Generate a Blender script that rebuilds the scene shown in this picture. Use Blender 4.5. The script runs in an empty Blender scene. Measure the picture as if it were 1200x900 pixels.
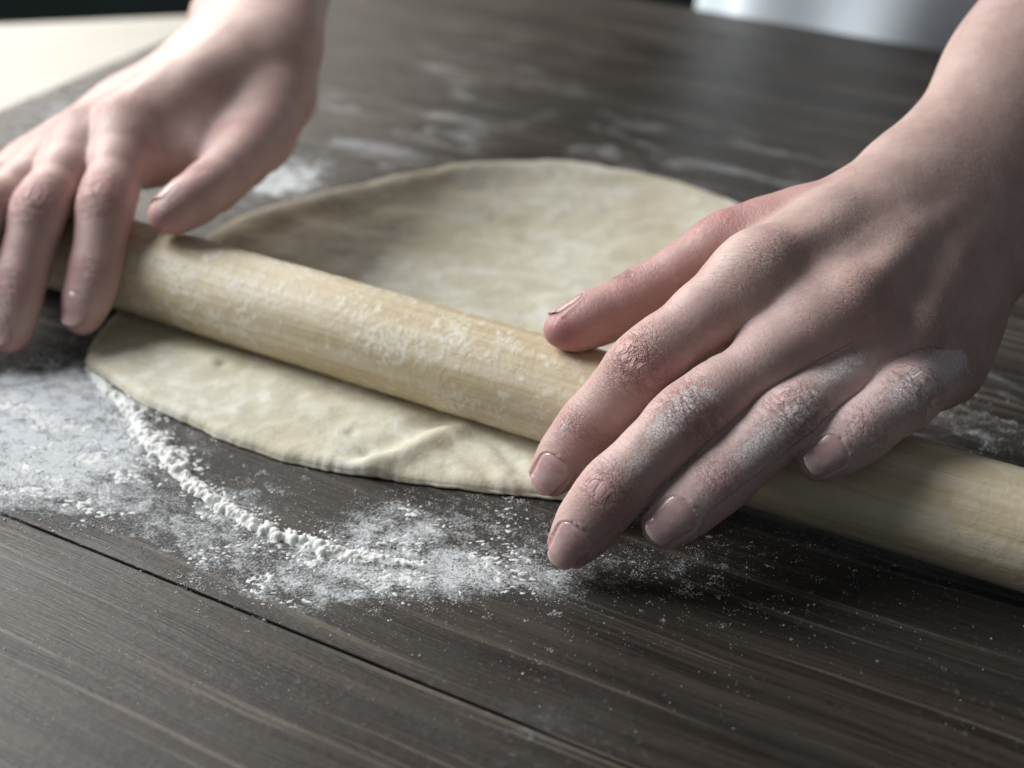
import bpy, bmesh, math, random
import numpy as np
from mathutils import Vector, Matrix
from concurrent.futures import ThreadPoolExecutor

S = bpy.context.scene
COL = S.collection
rng = np.random.default_rng(7)
random.seed(7)

# ------------------------------------------------------------------ camera
F_PX = 1800.0
PITCH = math.atan(1095.0 / F_PX)
CAM_H = 0.27
cd = bpy.data.cameras.new('camera')
cam = bpy.data.objects.new('camera', cd)
COL.objects.link(cam)
cd.sensor_width = 36.0
cd.lens = F_PX * 36.0 / 1200.0
cam.location = (0, 0, CAM_H)
cam.rotation_euler = (math.pi / 2 - PITCH, 0, 0)
cd.clip_start = 0.01
cd.clip_end = 60.0
cd.dof.use_dof = True
cd.dof.focus_distance = 0.437
cd.dof.aperture_fstop = 7.5
S.camera = cam

# ------------------------------------------------------------------ world, window light, exposure
w = bpy.data.worlds.new('World')
S.world = w
w.use_nodes = True
bg = w.node_tree.nodes['Background']
bg.inputs['Color'].default_value = (0.80, 0.90, 1.0, 1)
bg.inputs['Strength'].default_value = 0.12


def area(name, loc, target, sx, sy, power, col):
    l = bpy.data.lights.new(name, 'AREA')
    l.shape = 'RECTANGLE'
    l.size, l.size_y = sx, sy
    l.energy = power
    l.color = col
    o = bpy.data.objects.new(name, l)
    o.location = loc
    o.rotation_euler = (Vector(target) - Vector(loc)).to_track_quat('-Z', 'Y').to_euler()
    COL.objects.link(o)
    return o


area('window_light', (-1.12, 0.93, 0.92), (0.0, 0.5, 0.0), 0.95, 0.95, 39.0, (0.955, 0.98, 1.0))
area('back_window_light', (-0.85, 2.40, 0.80), (0.0, 0.6, 0.0), 1.3, 0.9, 31.0, (1.0, 0.93, 0.84))
S.view_settings.view_transform = 'Standard'
S.view_settings.look = 'None'
S.view_settings.exposure = 0.0
S.view_settings.gamma = 1.0
S.cycles.use_denoising = True
S.cycles.max_bounces = 6

# ------------------------------------------------------------------ frames of the place
PD = np.array([-0.86783, 0.49686, 0.0])      # along the rolling pin (and the planks)
PE = np.array([0.49686, 0.86783, 0.0])       # across it, away from the viewer
PIN_R = 0.0165
PIN_S = 0.3645
TZ = -0.002                                   # table top


def us(u, s, z=0.0):
    return u * PD + s * PE + np.array([0, 0, z])


def at(px, py, z=TZ):
    """point of the plane z where the photograph shows pixel (px, py)"""
    c, s = math.cos(PITCH), math.sin(PITCH)
    a, b = (px - 600) / F_PX, (py - 450) / F_PX
    v = np.array([a, c - b * s, -s - b * c])
    t = (z - CAM_H) / v[2]
    return np.array([0, 0, CAM_H]) + t * v


# ------------------------------------------------------------------ helpers
def tag(o, label=None, cat=None, group=None, kind=None):
    if label: o['label'] = label
    if cat: o['category'] = cat
    if group: o['group'] = group
    if kind: o['kind'] = kind
    return o


def empty(name, loc=(0, 0, 0)):
    o = bpy.data.objects.new(name, None)
    o.location = loc
    o.empty_display_size = 0.02
    COL.objects.link(o)
    return o


def mesh_np(name, V, Q, mat=None, parent=None, smooth=True, tris=False):
    V = np.asarray(V, np.float32)
    Q = np.asarray(Q, np.int32)
    me = bpy.data.meshes.new(name)
    k = Q.shape[1]
    me.vertices.add(len(V))
    me.vertices.foreach_set('co', V.ravel())
    me.loops.add(Q.size)
    me.loops.foreach_set('vertex_index', Q.ravel())
    me.polygons.add(len(Q))
    me.polygons.foreach_set('loop_start', np.arange(0, Q.size, k, dtype=np.int32))
    me.polygons.foreach_set('use_smooth', np.full(len(Q), smooth))
    me.update(calc_edges=True)
    me.validate()
    if mat: me.materials.append(mat)
    o = bpy.data.objects.new(name, me)
    COL.objects.link(o)
    if parent: o.parent = parent
    return o


def fattr(o, name, arr, typ='FLOAT'):
    a = o.data.attributes.new(name, typ, 'POINT')
    a.data.foreach_set('value' if typ == 'FLOAT' else 'vector', np.asarray(arr, np.float32).ravel())


def bev_box(name, x0, x1, y0, y1, z0, z1, mat, parent=None, bev=0.002, seg=2):
    bm = bmesh.new()
    bmesh.ops.create_cube(bm, size=1)
    for v in bm.verts:
        v.co = Vector(((x0 + x1) / 2 + v.co.x * (x1 - x0), (y0 + y1) / 2 + v.co.y * (y1 - y0), (z0 + z1) / 2 + v.co.z * (z1 - z0)))
    if bev:
        bmesh.ops.bevel(bm, geom=bm.edges[:], offset=bev, segments=seg, profile=0.5, affect='EDGES')
    me = bpy.data.meshes.new(name)
    bm.to_mesh(me); bm.free()
    me.materials.append(mat)
    o = bpy.data.objects.new(name, me)
    COL.objects.link(o)
    if parent: o.parent = parent
    return o


# ---- numpy noise
def _hash(ix, iy, k):
    h = (ix.astype(np.int64) * 374761393 + iy.astype(np.int64) * 668265263 + k * 974634777) & 0x7fffffff
    h = ((h ^ (h >> 13)) * 1274126177) & 0x7fffffff
    return ((h ^ (h >> 16)) & 0xffff) / 65535.0


def vnoise(x, y, k=0):
    ix, iy = np.floor(x), np.floor(y)
    fx, fy = x - ix, y - iy
    fx = fx * fx * (3 - 2 * fx); fy = fy * fy * (3 - 2 * fy)
    ix = ix.astype(np.int64); iy = iy.astype(np.int64)
    a, b = _hash(ix, iy, k), _hash(ix + 1, iy, k)
    c, d = _hash(ix, iy + 1, k), _hash(ix + 1, iy + 1, k)
    return (a * (1 - fx) + b * fx) * (1 - fy) + (c * (1 - fx) + d * fx) * fy


def fbm(x, y, k=0, o=4):
    s, a, t = 0, 0.5, 0
    for i in range(o):
        s = s + a * vnoise(x, y, k + i * 17); t += a
        x, y, a = x * 2.03 + 3.1, y * 2.03 + 7.7, a * 0.5
    return s / t


def worley(x, y, k=0):
    ix, iy = np.floor(x).astype(np.int64), np.floor(y).astype(np.int64)
    best = np.full(x.shape, 9.0)
    for dx in (-1, 0, 1):
        for dy in (-1, 0, 1):
            cx, cy = ix + dx, iy + dy
            px, py = cx + _hash(cx, cy, k), cy + _hash(cx, cy, k + 5)
            best = np.minimum(best, (px - x) ** 2 + (py - y) ** 2)
    return np.sqrt(best)


def sstep(a, b, x):
    t = np.clip((x - a) / (b - a), 0, 1)
    return t * t * (3 - 2 * t)


# ------------------------------------------------------------------ materials
class M:
    """tiny node-graph writer"""
    def __init__(s, name):
        s.m = bpy.data.materials.new(name)
        s.m.use_nodes = True
        s.t = s.m.node_tree
        s.b = s.t.nodes['Principled BSDF']

    def n(s, typ, **kw):
        nd = s.t.nodes.new(typ)
        for k, v in kw.items():
            if k.startswith('i_'):
                key = k[2:]
                nd.inputs[int(key) if key.isdigit() else key].default_value = v
            else:
                setattr(nd, k, v)
        return nd

    def l(s, a, b): s.t.links.new(a, b)

    def coord(s, scale=(1, 1, 1), kind='Object', rot=(0, 0, 0)):
        c = s.n('ShaderNodeTexCoord')
        mp = s.n('ShaderNodeMapping')
        mp.inputs['Scale'].default_value = scale
        mp.inputs['Rotation'].default_value = rot
        s.l(c.outputs[kind], mp.inputs['Vector'])
        return mp.outputs['Vector']

    def attr(s, name, out='Fac'):
        a = s.n('ShaderNodeAttribute'); a.attribute_name = name
        return a.outputs[out]

    def vscale(s, vec, scale):
        mp = s.n('ShaderNodeMapping'); mp.inputs['Scale'].default_value = scale
        s.l(vec, mp.inputs['Vector']); return mp.outputs['Vector']

    def noise(s, vec, scale, detail=4, rough=0.55, dist=0.0):
        nd = s.n('ShaderNodeTexNoise')
        nd.inputs['Scale'].default_value = scale
        nd.inputs['Detail'].default_value = detail
        nd.inputs['Roughness'].default_value = rough
        nd.inputs['Distortion'].default_value = dist
        s.l(vec, nd.inputs['Vector']); return nd.outputs['Fac']

    def voro(s, vec, scale, feat='F1'):
        nd = s.n('ShaderNodeTexVoronoi'); nd.feature = feat
        nd.inputs['Scale'].default_value = scale
        s.l(vec, nd.inputs['Vector']); return nd.outputs['Distance']

    def ramp(s, fac, lo, hi, a=0.0, b=1.0):
        nd = s.n('ShaderNodeMapRange'); nd.interpolation_type = 'SMOOTHSTEP'
        s.l(fac, nd.inputs[0])
        for i, v in zip((1, 2, 3, 4), (lo, hi, a, b)): nd.inputs[i].default_value = v
        return nd.outputs[0]

    def math(s, op, a, b=None, clamp=False):
        nd = s.n('ShaderNodeMath', operation=op); nd.use_clamp = clamp
        for i, v in enumerate((a, b)):
            if v is None: continue
            if isinstance(v, (int, float)): nd.inputs[i].default_value = v
            else: s.l(v, nd.inputs[i])
        return nd.outputs[0]

    def mix(s, fac, a, b):
        nd = s.n('ShaderNodeMix'); nd.data_type = 'RGBA'
        for i, v in ((0, fac), (6, a), (7, b)):
            if isinstance(v, (int, float)): nd.inputs[i].default_value = v
            elif isinstance(v, tuple): nd.inputs[i].default_value = (*v, 1)
            else: s.l(v, nd.inputs[i])
        return nd.outputs[2]

    def bump(s, h, dist, strength=1.0, prev=None):
        nd = s.n('ShaderNodeBump')
        nd.inputs['Distance'].default_value = dist
        nd.inputs['Strength'].default_value = strength
        s.l(h, nd.inputs['Height'])
        if prev: s.l(prev, nd.inputs['Normal'])
        return nd.outputs['Normal']

    def set(s, **kw):
        names = dict(color='Base Color', rough='Roughness', normal='Normal', sss='Subsurface Weight', spec='Specular IOR Level', coat='Coat Weight', sheen='Sheen Weight')
        for k, v in kw.items():
            i = s.b.inputs[names[k]]
            if isinstance(v, (int, float)): i.default_value = v
            elif isinstance(v, tuple): i.default_value = (*v, 1)
            else: s.l(v, i)
        return s.m


def mat_table():
    m = M('dark_stained_wood')
    geo = m.n('ShaderNodeTexCoord').outputs['Object']
    # slow wander of the grain lines
    wob = m.n('ShaderNodeTexNoise'); wob.inputs['Scale'].default_value = 5.0; wob.inputs['Detail'].default_value = 3
    m.l(m.vscale(geo, (0.7, 2.0, 1)), wob.inputs['Vector'])
    sub = m.n('ShaderNodeVectorMath', operation='SUBTRACT'); sub.inputs[1].default_value = (.5, .5, .5)
    m.l(wob.outputs['Color'], sub.inputs[0])
    sc = m.n('ShaderNodeVectorMath', operation='MULTIPLY'); sc.inputs[1].default_value = (0.0, 0.022, 0.0)
    m.l(sub.outputs[0], sc.inputs[0])
    add = m.n('ShaderNodeVectorMath', operation='ADD')
    m.l(geo, add.inputs[0]); m.l(sc.outputs[0], add.inputs[1])
    v = add.outputs[0]
    big = m.noise(m.vscale(v, (1.1, 28, 1)), 4.0, 4, .55)      # broad rings
    mid = m.noise(m.vscale(v, (2.0, 75, 1)), 4.0, 5, .6)
    fine = m.noise(m.vscale(v, (7, 300, 1)), 4.0, 5, .65)
    blot = m.noise(m.vscale(geo, (1, 1.6, 1)), 14, 4, .6)
    pore = m.noise(m.vscale(v, (40, 900, 1)), 2.0, 3, .7)
    dirt = m.noise(geo, 420, 4, .7)
    k = m.math('ADD', m.math('MULTIPLY', big, .36), m.math('ADD', m.math('MULTIPLY', mid, .34), m.math('MULTIPLY', fine, .30)))
    streak = m.ramp(k, .41, .62)
    c = m.mix(streak, (0.016, 0.0125, 0.0100), (0.060, 0.0475, 0.0370))
    line = m.ramp(m.noise(m.vscale(v, (1.0, 70, 1)), 4.0, 4, .55), .555, .64)
    c = m.mix(m.math('MULTIPLY', line, m.ramp(blot, .35, .65, .35, .95)), c, (0.165, 0.134, 0.105))
    c = m.mix(m.ramp(blot, .40, .72, 0.0, .55), c, (0.036, 0.031, 0.027))
    c = m.mix(m.ramp(pore, .62, .72, 0, .55), c, (0.010, 0.009, 0.009))
    scr = m.noise(m.vscale(geo, (6, 260, 1), ), 1.0, 2, .5)
    c = m.mix(m.math('MULTIPLY', m.ramp(scr, .70, .74), m.ramp(blot, .45, .6)), c, (0.012, 0.010, 0.009))
    pit = m.voro(m.vscale(geo, (.6, 1.3, 1)), 95)
    c = m.mix(m.ramp(pit, .05, .10, .75, 0), c, (0.012, 0.010, 0.009))
    # worn-in flour film
    dm = m.math('MULTIPLY', m.ramp(dirt, .56, .74), m.ramp(m.noise(geo, 16, 4, .6), .44, .72))
    c = m.mix(m.math('MULTIPLY', dm, .25), c, (0.42, 0.43, 0.44))
    sm = m.math('MULTIPLY', m.ramp(m.noise(m.vscale(geo, (1, 2.0, 1)), 26, 6, .7, .5), .50, .66), m.attr('floured'))
    c = m.mix(m.math('MULTIPLY', sm, .40), c, (0.62, 0.64, 0.66))
    # fine dusting of flour, thinning out grain by grain
    du = m.attr('dust')
    dn = m.math('ADD', m.math('MULTIPLY', m.noise(geo, 1100, 6, .78), .55), m.math('MULTIPLY', m.noise(m.vscale(geo, (1, 1.4, 1)), 130, 5, .7), .45))
    dth = m.math('SUBTRACT', dn, m.math('SUBTRACT', .74, m.math('MULTIPLY', du, .40)))
    dcv = m.math('MULTIPLY', m.ramp(dth, -.03, .13), m.ramp(du, .01, .12))
    c = m.mix(m.math('MULTIPLY', dcv, .92), c, (0.73, 0.75, 0.76))
    h = m.math('ADD', m.math('MULTIPLY', k, .7), m.math('MULTIPLY', pore, -.35))
    nrm = m.bump(h, 0.0011, .8)
    nrm = m.bump(dirt, 0.00022, .6, nrm)
    nrm = m.bump(m.math('MULTIPLY', dcv, dn), 0.0009, .8, nrm)
    r = m.math('ADD', m.ramp(blot, .3, .7, .30, .44), m.math('MULTIPLY', m.math('MAXIMUM', sm, dcv), .45))
    return m.set(color=c, rough=r, normal=nrm, spec=.34)


def mat_pin():
    m = M('pale_pin_wood')
    o = m.n('ShaderNodeTexCoord').outputs['Object']
    g = m.noise(m.vscale(o, (6, 160, 160)), 1.0, 5, .6)
    g2 = m.noise(m.vscale(o, (14, 700, 700)), 1.0, 4, .6)
    pat = m.noise(o, 22, 3, .5)
    fl = m.noise(m.vscale(o, (1, 1, 1)), 190, 5, .62, .4)
    c = m.mix(m.ramp(g, .40, .60), (0.56, 0.455, 0.29), (0.68, 0.585, 0.42))
    c = m.mix(m.ramp(g2, .50, .70, 0, .32), c, (0.40, 0.29, 0.16))
    c = m.mix(m.ramp(pat, .45, .7, 0, .35), c, (0.68, 0.60, 0.45))
    f = m.math('MULTIPLY', m.ramp(fl, .50, .68), m.ramp(pat, .35, .6, .25, .95))
    res = m.attr('residue')
    f = m.math('MAXIMUM', m.math('MULTIPLY', f, .28), m.math('MULTIPLY', res, .85))
    c = m.mix(f, c, (0.78, 0.75, 0.66))
    n = m.bump(g2, 0.0003, .5)
    n = m.bump(fl, 0.0007, .55, n)
    return m.set(color=c, rough=m.math('ADD', .46, m.math('MULTIPLY', f, .35)), normal=n, spec=.4)


def mat_dough():
    m = M('raw_dough')
    o = m.n('ShaderNodeTexCoord').outputs['Object']
    a = m.noise(o, 26, 4, .55)
    b = m.noise(o, 130, 5, .65)
    d = m.noise(o, 900, 3, .6)
    c = m.mix(m.ramp(a, .35, .68), (0.58, 0.525, 0.38), (0.665, 0.625, 0.50))
    c = m.mix(m.math('MULTIPLY', m.ramp(b, .46, .64), m.ramp(a, .42, .62, .15, .6)), c, (0.82, 0.805, 0.72))
    st_ = m.noise(m.vscale(o, (26, 95, 1)), 1.0, 5, .65, .3)
    c = m.mix(m.math('MULTIPLY', m.ramp(st_, .50, .70), .42), c, (0.84, 0.83, 0.79))
    pw = m.noise(o, 700, 4, .7)
    c = m.mix(m.math('MULTIPLY', m.ramp(pw, .56, .70), .45), c, (0.86, 0.85, 0.82))
    n = m.bump(a, 0.003, .3)
    n = m.bump(b, 0.0011, .55, n)
    n = m.bump(d, 0.00018, .6, n)
    m.b.inputs['Subsurface Radius'].default_value = (1, .8, .5)
    m.b.inputs['Subsurface Scale'].default_value = 0.0035
    return m.set(color=c, rough=.72, normal=n, sss=.25, spec=.3)


def mat_flour():
    m = M('white_flour')
    o = m.n('ShaderNodeTexCoord').outputs['Object']
    a = m.noise(o, 1500, 4, .7)
    c = m.mix(a, (0.77, 0.765, 0.73), (0.86, 0.855, 0.82))
    n = m.bump(a, 0.0004, .8)
    m.set(color=c, rough=.95, normal=n, spec=.1)
    m.b.inputs['Subsurface Radius'].default_value = (1, 1, 1)
    m.b.inputs['Subsurface Scale'].default_value = 0.0009
    m.set(sss=1.0)
    return m.m


def mat_skin():
    m = M('skin')
    o = m.n('ShaderNodeTexCoord').outputs['Object']
    fc = m.attr('fc', 'Vector')
    red = m.attr('red'); wr = m.attr('wr'); flo = m.attr('flour'); film = m.attr('film')
    mott = m.noise(o, 85, 4, .6)
    mot2 = m.noise(o, 420, 3, .6)
    c = m.mix(m.ramp(mott, .3, .7), (0.515, 0.350, 0.305), (0.60, 0.432, 0.382))
    c = m.mix(m.ramp(mot2, .45, .75, 0, .35), c, (0.46, 0.285, 0.262))
    rf = m.math('MULTIPLY', red, m.ramp(mott, .25, .7, .75, 1.0), True)
    c = m.mix(rf, c, (0.45, 0.20, 0.19))
    # skin relief: polygons of the skin, cross creases on the knuckles
    cells = m.voro(o, 1250, 'DISTANCE_TO_EDGE')
    cells2 = m.voro(m.vscale(fc, (1.0, .55, 1)), 1.15, 'DISTANCE_TO_EDGE')
    wv = m.n('ShaderNodeTexNoise'); wv.inputs['Scale'].default_value = .35; wv.inputs['Detail'].default_value = 2
    m.l(fc, wv.inputs['Vector'])
    mixv = m.n('ShaderNodeVectorMath', operation='MULTIPLY_ADD')
    mixv.inputs[1].default_value = (1.6, 1.6, 0)
    m.l(wv.outputs['Color'], mixv.inputs[0]); m.l(fc, mixv.inputs[2])
    crease = m.noise(m.vscale(mixv.outputs[0], (1.0, .22, 1)), .75, 3, .55)
    cr = m.ramp(m.math('ABSOLUTE', m.math('SUBTRACT', crease, .5)), .0, .07)      # 0 in the creases
    cw = m.math('MULTIPLY', m.math('SUBTRACT', 1.0, cr), wr)
    c = m.mix(m.math('MULTIPLY', cw, .16), c, (0.34, 0.17, 0.14))
    n = m.bump(m.ramp(cells, 0, .16), 0.00004, .3)
    n = m.bump(m.math('MULTIPLY', m.ramp(cells2, 0, .2), m.math('MULTIPLY', wr, 1.2, True)), 0.00014, .7, n)
    n = m.bump(m.math('MULTIPLY', cw, -1.0), 0.00040, .8, n)
    n = m.bump(mott, 0.0012, .25, n)
    # flour caught in the skin
    fn = m.noise(o, 900, 5, .75)
    fcl = m.noise(m.vscale(fc, (1, .6, 1)), .55, 4, .7)
    th = m.math('SUBTRACT', 1.0, m.math('MULTIPLY', flo, .72))
    raw = m.math('ADD', m.math('MULTIPLY', fn, .62), m.math('MULTIPLY', fcl, .38))
    fm = m.n('ShaderNodeMapRange'); fm.interpolation_type = 'SMOOTHSTEP'
    m.l(m.math('SUBTRACT', raw, m.math('MULTIPLY', th, .63)), fm.inputs[0])
    fm.inputs[1].default_value = -.03; fm.inputs[2].default_value = .24
    f = m.math('MULTIPLY', fm.outputs[0], m.ramp(flo, .02, .25))
    f = m.math('MULTIPLY', f, m.ramp(cells2, .0, .09, .45, 1.0))
    fpow = f
    dust = m.ramp(m.noise(o, 1700, 2, .5), .63, .72)
    f = m.math('MAXIMUM', f, m.math('MULTIPLY', dust, .10))
    f = m.math('MAXIMUM', f, m.math('MULTIPLY', film, m.ramp(fn, .3, .65, .22, .42)))
    fs = m.math('MULTIPLY', f, m.ramp(cw, 0, .9, .80, .30))
    c = m.mix(fs, c, (0.94, 0.845, 0.82))
    n = m.bump(m.math('MULTIPLY', fn, fpow), 0.0007, .8, n)
    m.b.inputs['Subsurface Radius'].default_value = (1.0, 0.45, 0.30)
    m.b.inputs['Subsurface Scale'].default_value = 0.0028
    rough = m.math('ADD', .46, m.math('MULTIPLY', f, .4))
    return m.set(color=c, rough=rough, normal=n, sss=.35, spec=.42)


def mat_nail():
    m = M('fingernail')
    o = m.n('ShaderNodeTexCoord').outputs['Object']
    v = m.attr('nv', 'Vector')      # x along, y across
    a = m.noise(o, 320, 4, .6)
    ridg = m.noise(m.vscale(v, (.6, 26, 1)), 1, 3, .6)
    sep = m.n('ShaderNodeSeparateXYZ'); m.l(v, sep.inputs[0])
    c = m.mix(m.ramp(a, .35, .7), (0.60, 0.36, 0.345), (0.68, 0.46, 0.44))
    c = m.mix(m.ramp(sep.outputs[0], .90, .97, 0, .65), c, (0.72, 0.62, 0.55))
    c = m.mix(m.ramp(sep.outputs[0], .0, .16, .35, 0), c, (0.66, 0.46, 0.42))
    d = m.ramp(m.noise(o, 1300, 3, .6), .58, .70)
    c = m.mix(m.math('MULTIPLY', d, .22), c, (0.74, 0.73, 0.71))
    n = m.bump(ridg, 0.00012, .5)
    m.b.inputs['Subsurface Radius'].default_value = (1.0, 0.5, 0.4)
    m.b.inputs['Subsurface Scale'].default_value = 0.0015
    return m.set(color=c, rough=m.math('ADD', .13, m.math('MULTIPLY', d, .4)), normal=n, sss=.3, spec=.6, coat=.5)


def mat_plain(name, col, rough=.8, bump=0.0, scale=60, var=.15):
    m = M(name)
    o = m.n('ShaderNodeTexCoord').outputs['Object']
    a = m.noise(o, scale, 5, .6)
    lo = tuple(x * (1 - var) for x in col); hi = tuple(min(1, x * (1 + var)) for x in col)
    c = m.mix(m.ramp(a, .3, .7), lo, hi)
    kw = dict(color=c, rough=rough)
    if bump: kw['normal'] = m.bump(a, bump, .6)
    return m.set(**kw)


def mat_palewood():
    m = M('pale_worktop_wood')
    o = m.n('ShaderNodeTexCoord').outputs['Object']
    g = m.noise(m.vscale(o, (2, 60, 1)), 3, 4, .6)
    c = m.mix(m.ramp(g, .3, .7), (0.34, 0.32, 0.275), (0.41, 0.39, 0.35))
    return m.set(color=c, rough=.5, normal=m.bump(g, .0006, .4))


def mat_cloth():
    m = M('white_cotton')
    o = m.n('ShaderNodeTexCoord').outputs['Object']
    wv = m.noise(m.vscale(o, (900, 900, 300)), 1, 2, .5)
    a = m.noise(o, 14, 3, .5)
    c = m.mix(a, (0.72, 0.80, 0.87), (0.82, 0.88, 0.92))
    return m.set(color=c, rough=.9, normal=m.bump(wv, .0004, .5), sheen=.15)


MT = mat_table(); MP = mat_pin(); MD = mat_dough(); MF = mat_flour(); MS = mat_skin(); MN = mat_nail(); MC = mat_cloth()
MW = mat_plain('dark_green_plaster', (0.010, 0.021, 0.019), .85, .002, 8)
MFL = mat_plain('dark_floor', (0.05, 0.047, 0.043), .7, .001, 12)
MPW = mat_palewood()
MSH = mat_plain('navy_shirt_cloth', (0.035, 0.04, 0.055), .9, .0006, 300)

# ------------------------------------------------------------------ setting
rz = math.atan2(PD[1], PD[0])
FLOOR = -0.78
bev_box('floor', -4, 4, -3, 4.0, FLOOR - .1, FLOOR, MFL, bev=0)['kind'] = 'structure'
bev_box('wall', -4, 4, 2.6, 2.75, FLOOR, 2.2, MW, bev=0)['kind'] = 'structure'

DRIFT = [(30, 545, .032, .95), (60, 460, .034, .80), (130, 520, .024, .80), (10, 490, .040, .80), (120, 585, .017, .60), (205, 605, .022, .68), (270, 650, .022, .66), (340, 690, .016, .58), (400, 670, .018, .68),
         (450, 690, .014, .55), (520, 680, .011, .80), (545, 668, .009, .78), (480, 640, .018, .58), (580, 676, .012, .58), (640, 676, .011, .60), (420, 615, .014, .50), (470, 610, .016, .46), (560, 610, .020, .42),
         (330, 560, .012, .40), (620, 620, .020, .38), (700, 650, .020, .34), (790, 660, .020, .27), (860, 640, .022, .20), (880, 690, .020, .16), (700, 700, .028, .22), (230, 530, .012, .50), (290, 590, .013, .50),
         (1130, 490, .020, .45), (1180, 520, .02, .4), (1000, 660, .03, .2), (330, 205, .03, .60), (420, 170, .035, .42), (250, 250, .02, .6), (540, 165, .035, .36), (330, 215, .02, .75), (60, 145, .05, .62), (150, 95, .05, .50), (700, 180, .04, .28)]


def density(X, Y):
    D = np.zeros(X.shape)
    for (px, py, r, a) in DRIFT:
        c = at(px, py); dx, dy = X - c[0], Y - c[1]
        D = 1 - (1 - D) * (1 - a * np.exp(-((dx ** 2 + dy ** 2) / r ** 2) ** 1.3))
    return D


# ------------------------------------------------------------------ table, plank by plank
table = tag(empty('table', tuple(us(0, .35, FLOOR))), 'dark stained wooden table dusted with flour under the rolling pin', 'table')
table.rotation_euler = (0, 0, rz)
TOX, TOS = 0.0, .35       # table origin in (u, s); its local x = u, local y = -s + TOS


def plank(u0, u1, s0, s1):
    """finely gridded top so that the film of flour can be carried as an attribute"""
    x0, x1 = u0, u1
    y0, y1 = -(s1 - TOS), -(s0 - TOS)
    o = bev_box('plank', x0, x1, y0, y1, TZ - FLOOR - .036, TZ - FLOOR, MT, table, bev=.0005, seg=2)
    bm = bmesh.new(); bm.from_mesh(o.data)
    lo = [e for e in bm.edges if abs(e.verts[0].co.x - e.verts[1].co.x) > .2]
    bmesh.ops.subdivide_edges(bm, edges=lo, cuts=170, use_grid_fill=True)
    sh = [e for e in bm.edges if abs(e.verts[0].co.y - e.verts[1].co.y) > .1]
    bmesh.ops.subdivide_edges(bm, edges=sh, cuts=52, use_grid_fill=True)
    bm.to_mesh(o.data); bm.free()
    n = len(o.data.vertices); co = np.empty(n * 3, np.float32); o.data.vertices.foreach_get('co', co); co = co.reshape(n, 3)
    u, s = co[:, 0], TOS - co[:, 1]
    P = us(0, 0)[None] + u[:, None] * PD + s[:, None] * PE
    f = np.zeros(n)
    for (px, py, r, a) in ((420, 165, .07, 1.0), (350, 200, .05, 1.0), (560, 170, .06, .9), (720, 180, .05, .8), (860, 205, .05, .8), (920, 190, .03, .8),
                           (1130, 500, .04, .9), (1180, 440, .04, .5), (80, 480, .06, .9), (60, 160, .05, .6), (620, 890, .012, .9), (560, 90, .06, .5)):
        c = at(px, py); f = np.maximum(f, a * np.exp(-(((P - c) ** 2)[:, :2].sum(1)) / r ** 2))
    fattr(o, 'floured', f)
    fattr(o, 'dust', density(P[:, 0], P[:, 1]))
    return o


GAP = 0.0009
SEAM = [-.31, -.03, .2476, .5226, .797]
for i in range(4):
    plank(-.62 + .0, .5625, SEAM[i] + GAP / 2, SEAM[i + 1] - GAP / 2)
for u_, s_ in ((-.55, -.24), (.49, -.24), (-.55, .73), (.49, .73)):
    bev_box('leg', u_ - .035, u_ + .035, -(s_ - TOS) - .035, -(s_ - TOS) + .035, 0.0, TZ - FLOOR - .0365, MT, table, bev=.004)

# pale worktop past the table's end
wt = tag(empty('worktop', tuple(us(.86, .55, FLOOR))), 'pale wooden worktop lit white by the window beyond the dark table', 'worktop')
wt.rotation_euler = (0, 0, math.atan2(.0149, .1008))
bev_box('top', -.45, .31, -.36, .038, -.045 - FLOOR - .03, -.045 - FLOOR, MPW, wt, bev=.003)
for x_, y_ in ((-.40, -.31), (.2, -.31), (-.40, -.01), (.2, -.01)):
    bev_box('leg', x_ - .03, x_ + .03, y_ - .03, y_ + .03, 0, -.045 - FLOOR - .0305, MPW, wt, bev=.003)

# ------------------------------------------------------------------ rolling pin
pin = empty('rolling_pin', tuple(us(.22, PIN_S, PIN_R)))
pin.rotation_euler = (0, 0, rz)
tag(pin, 'floury pale wooden rolling pin held under both hands across the dough', 'rolling pin')


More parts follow.
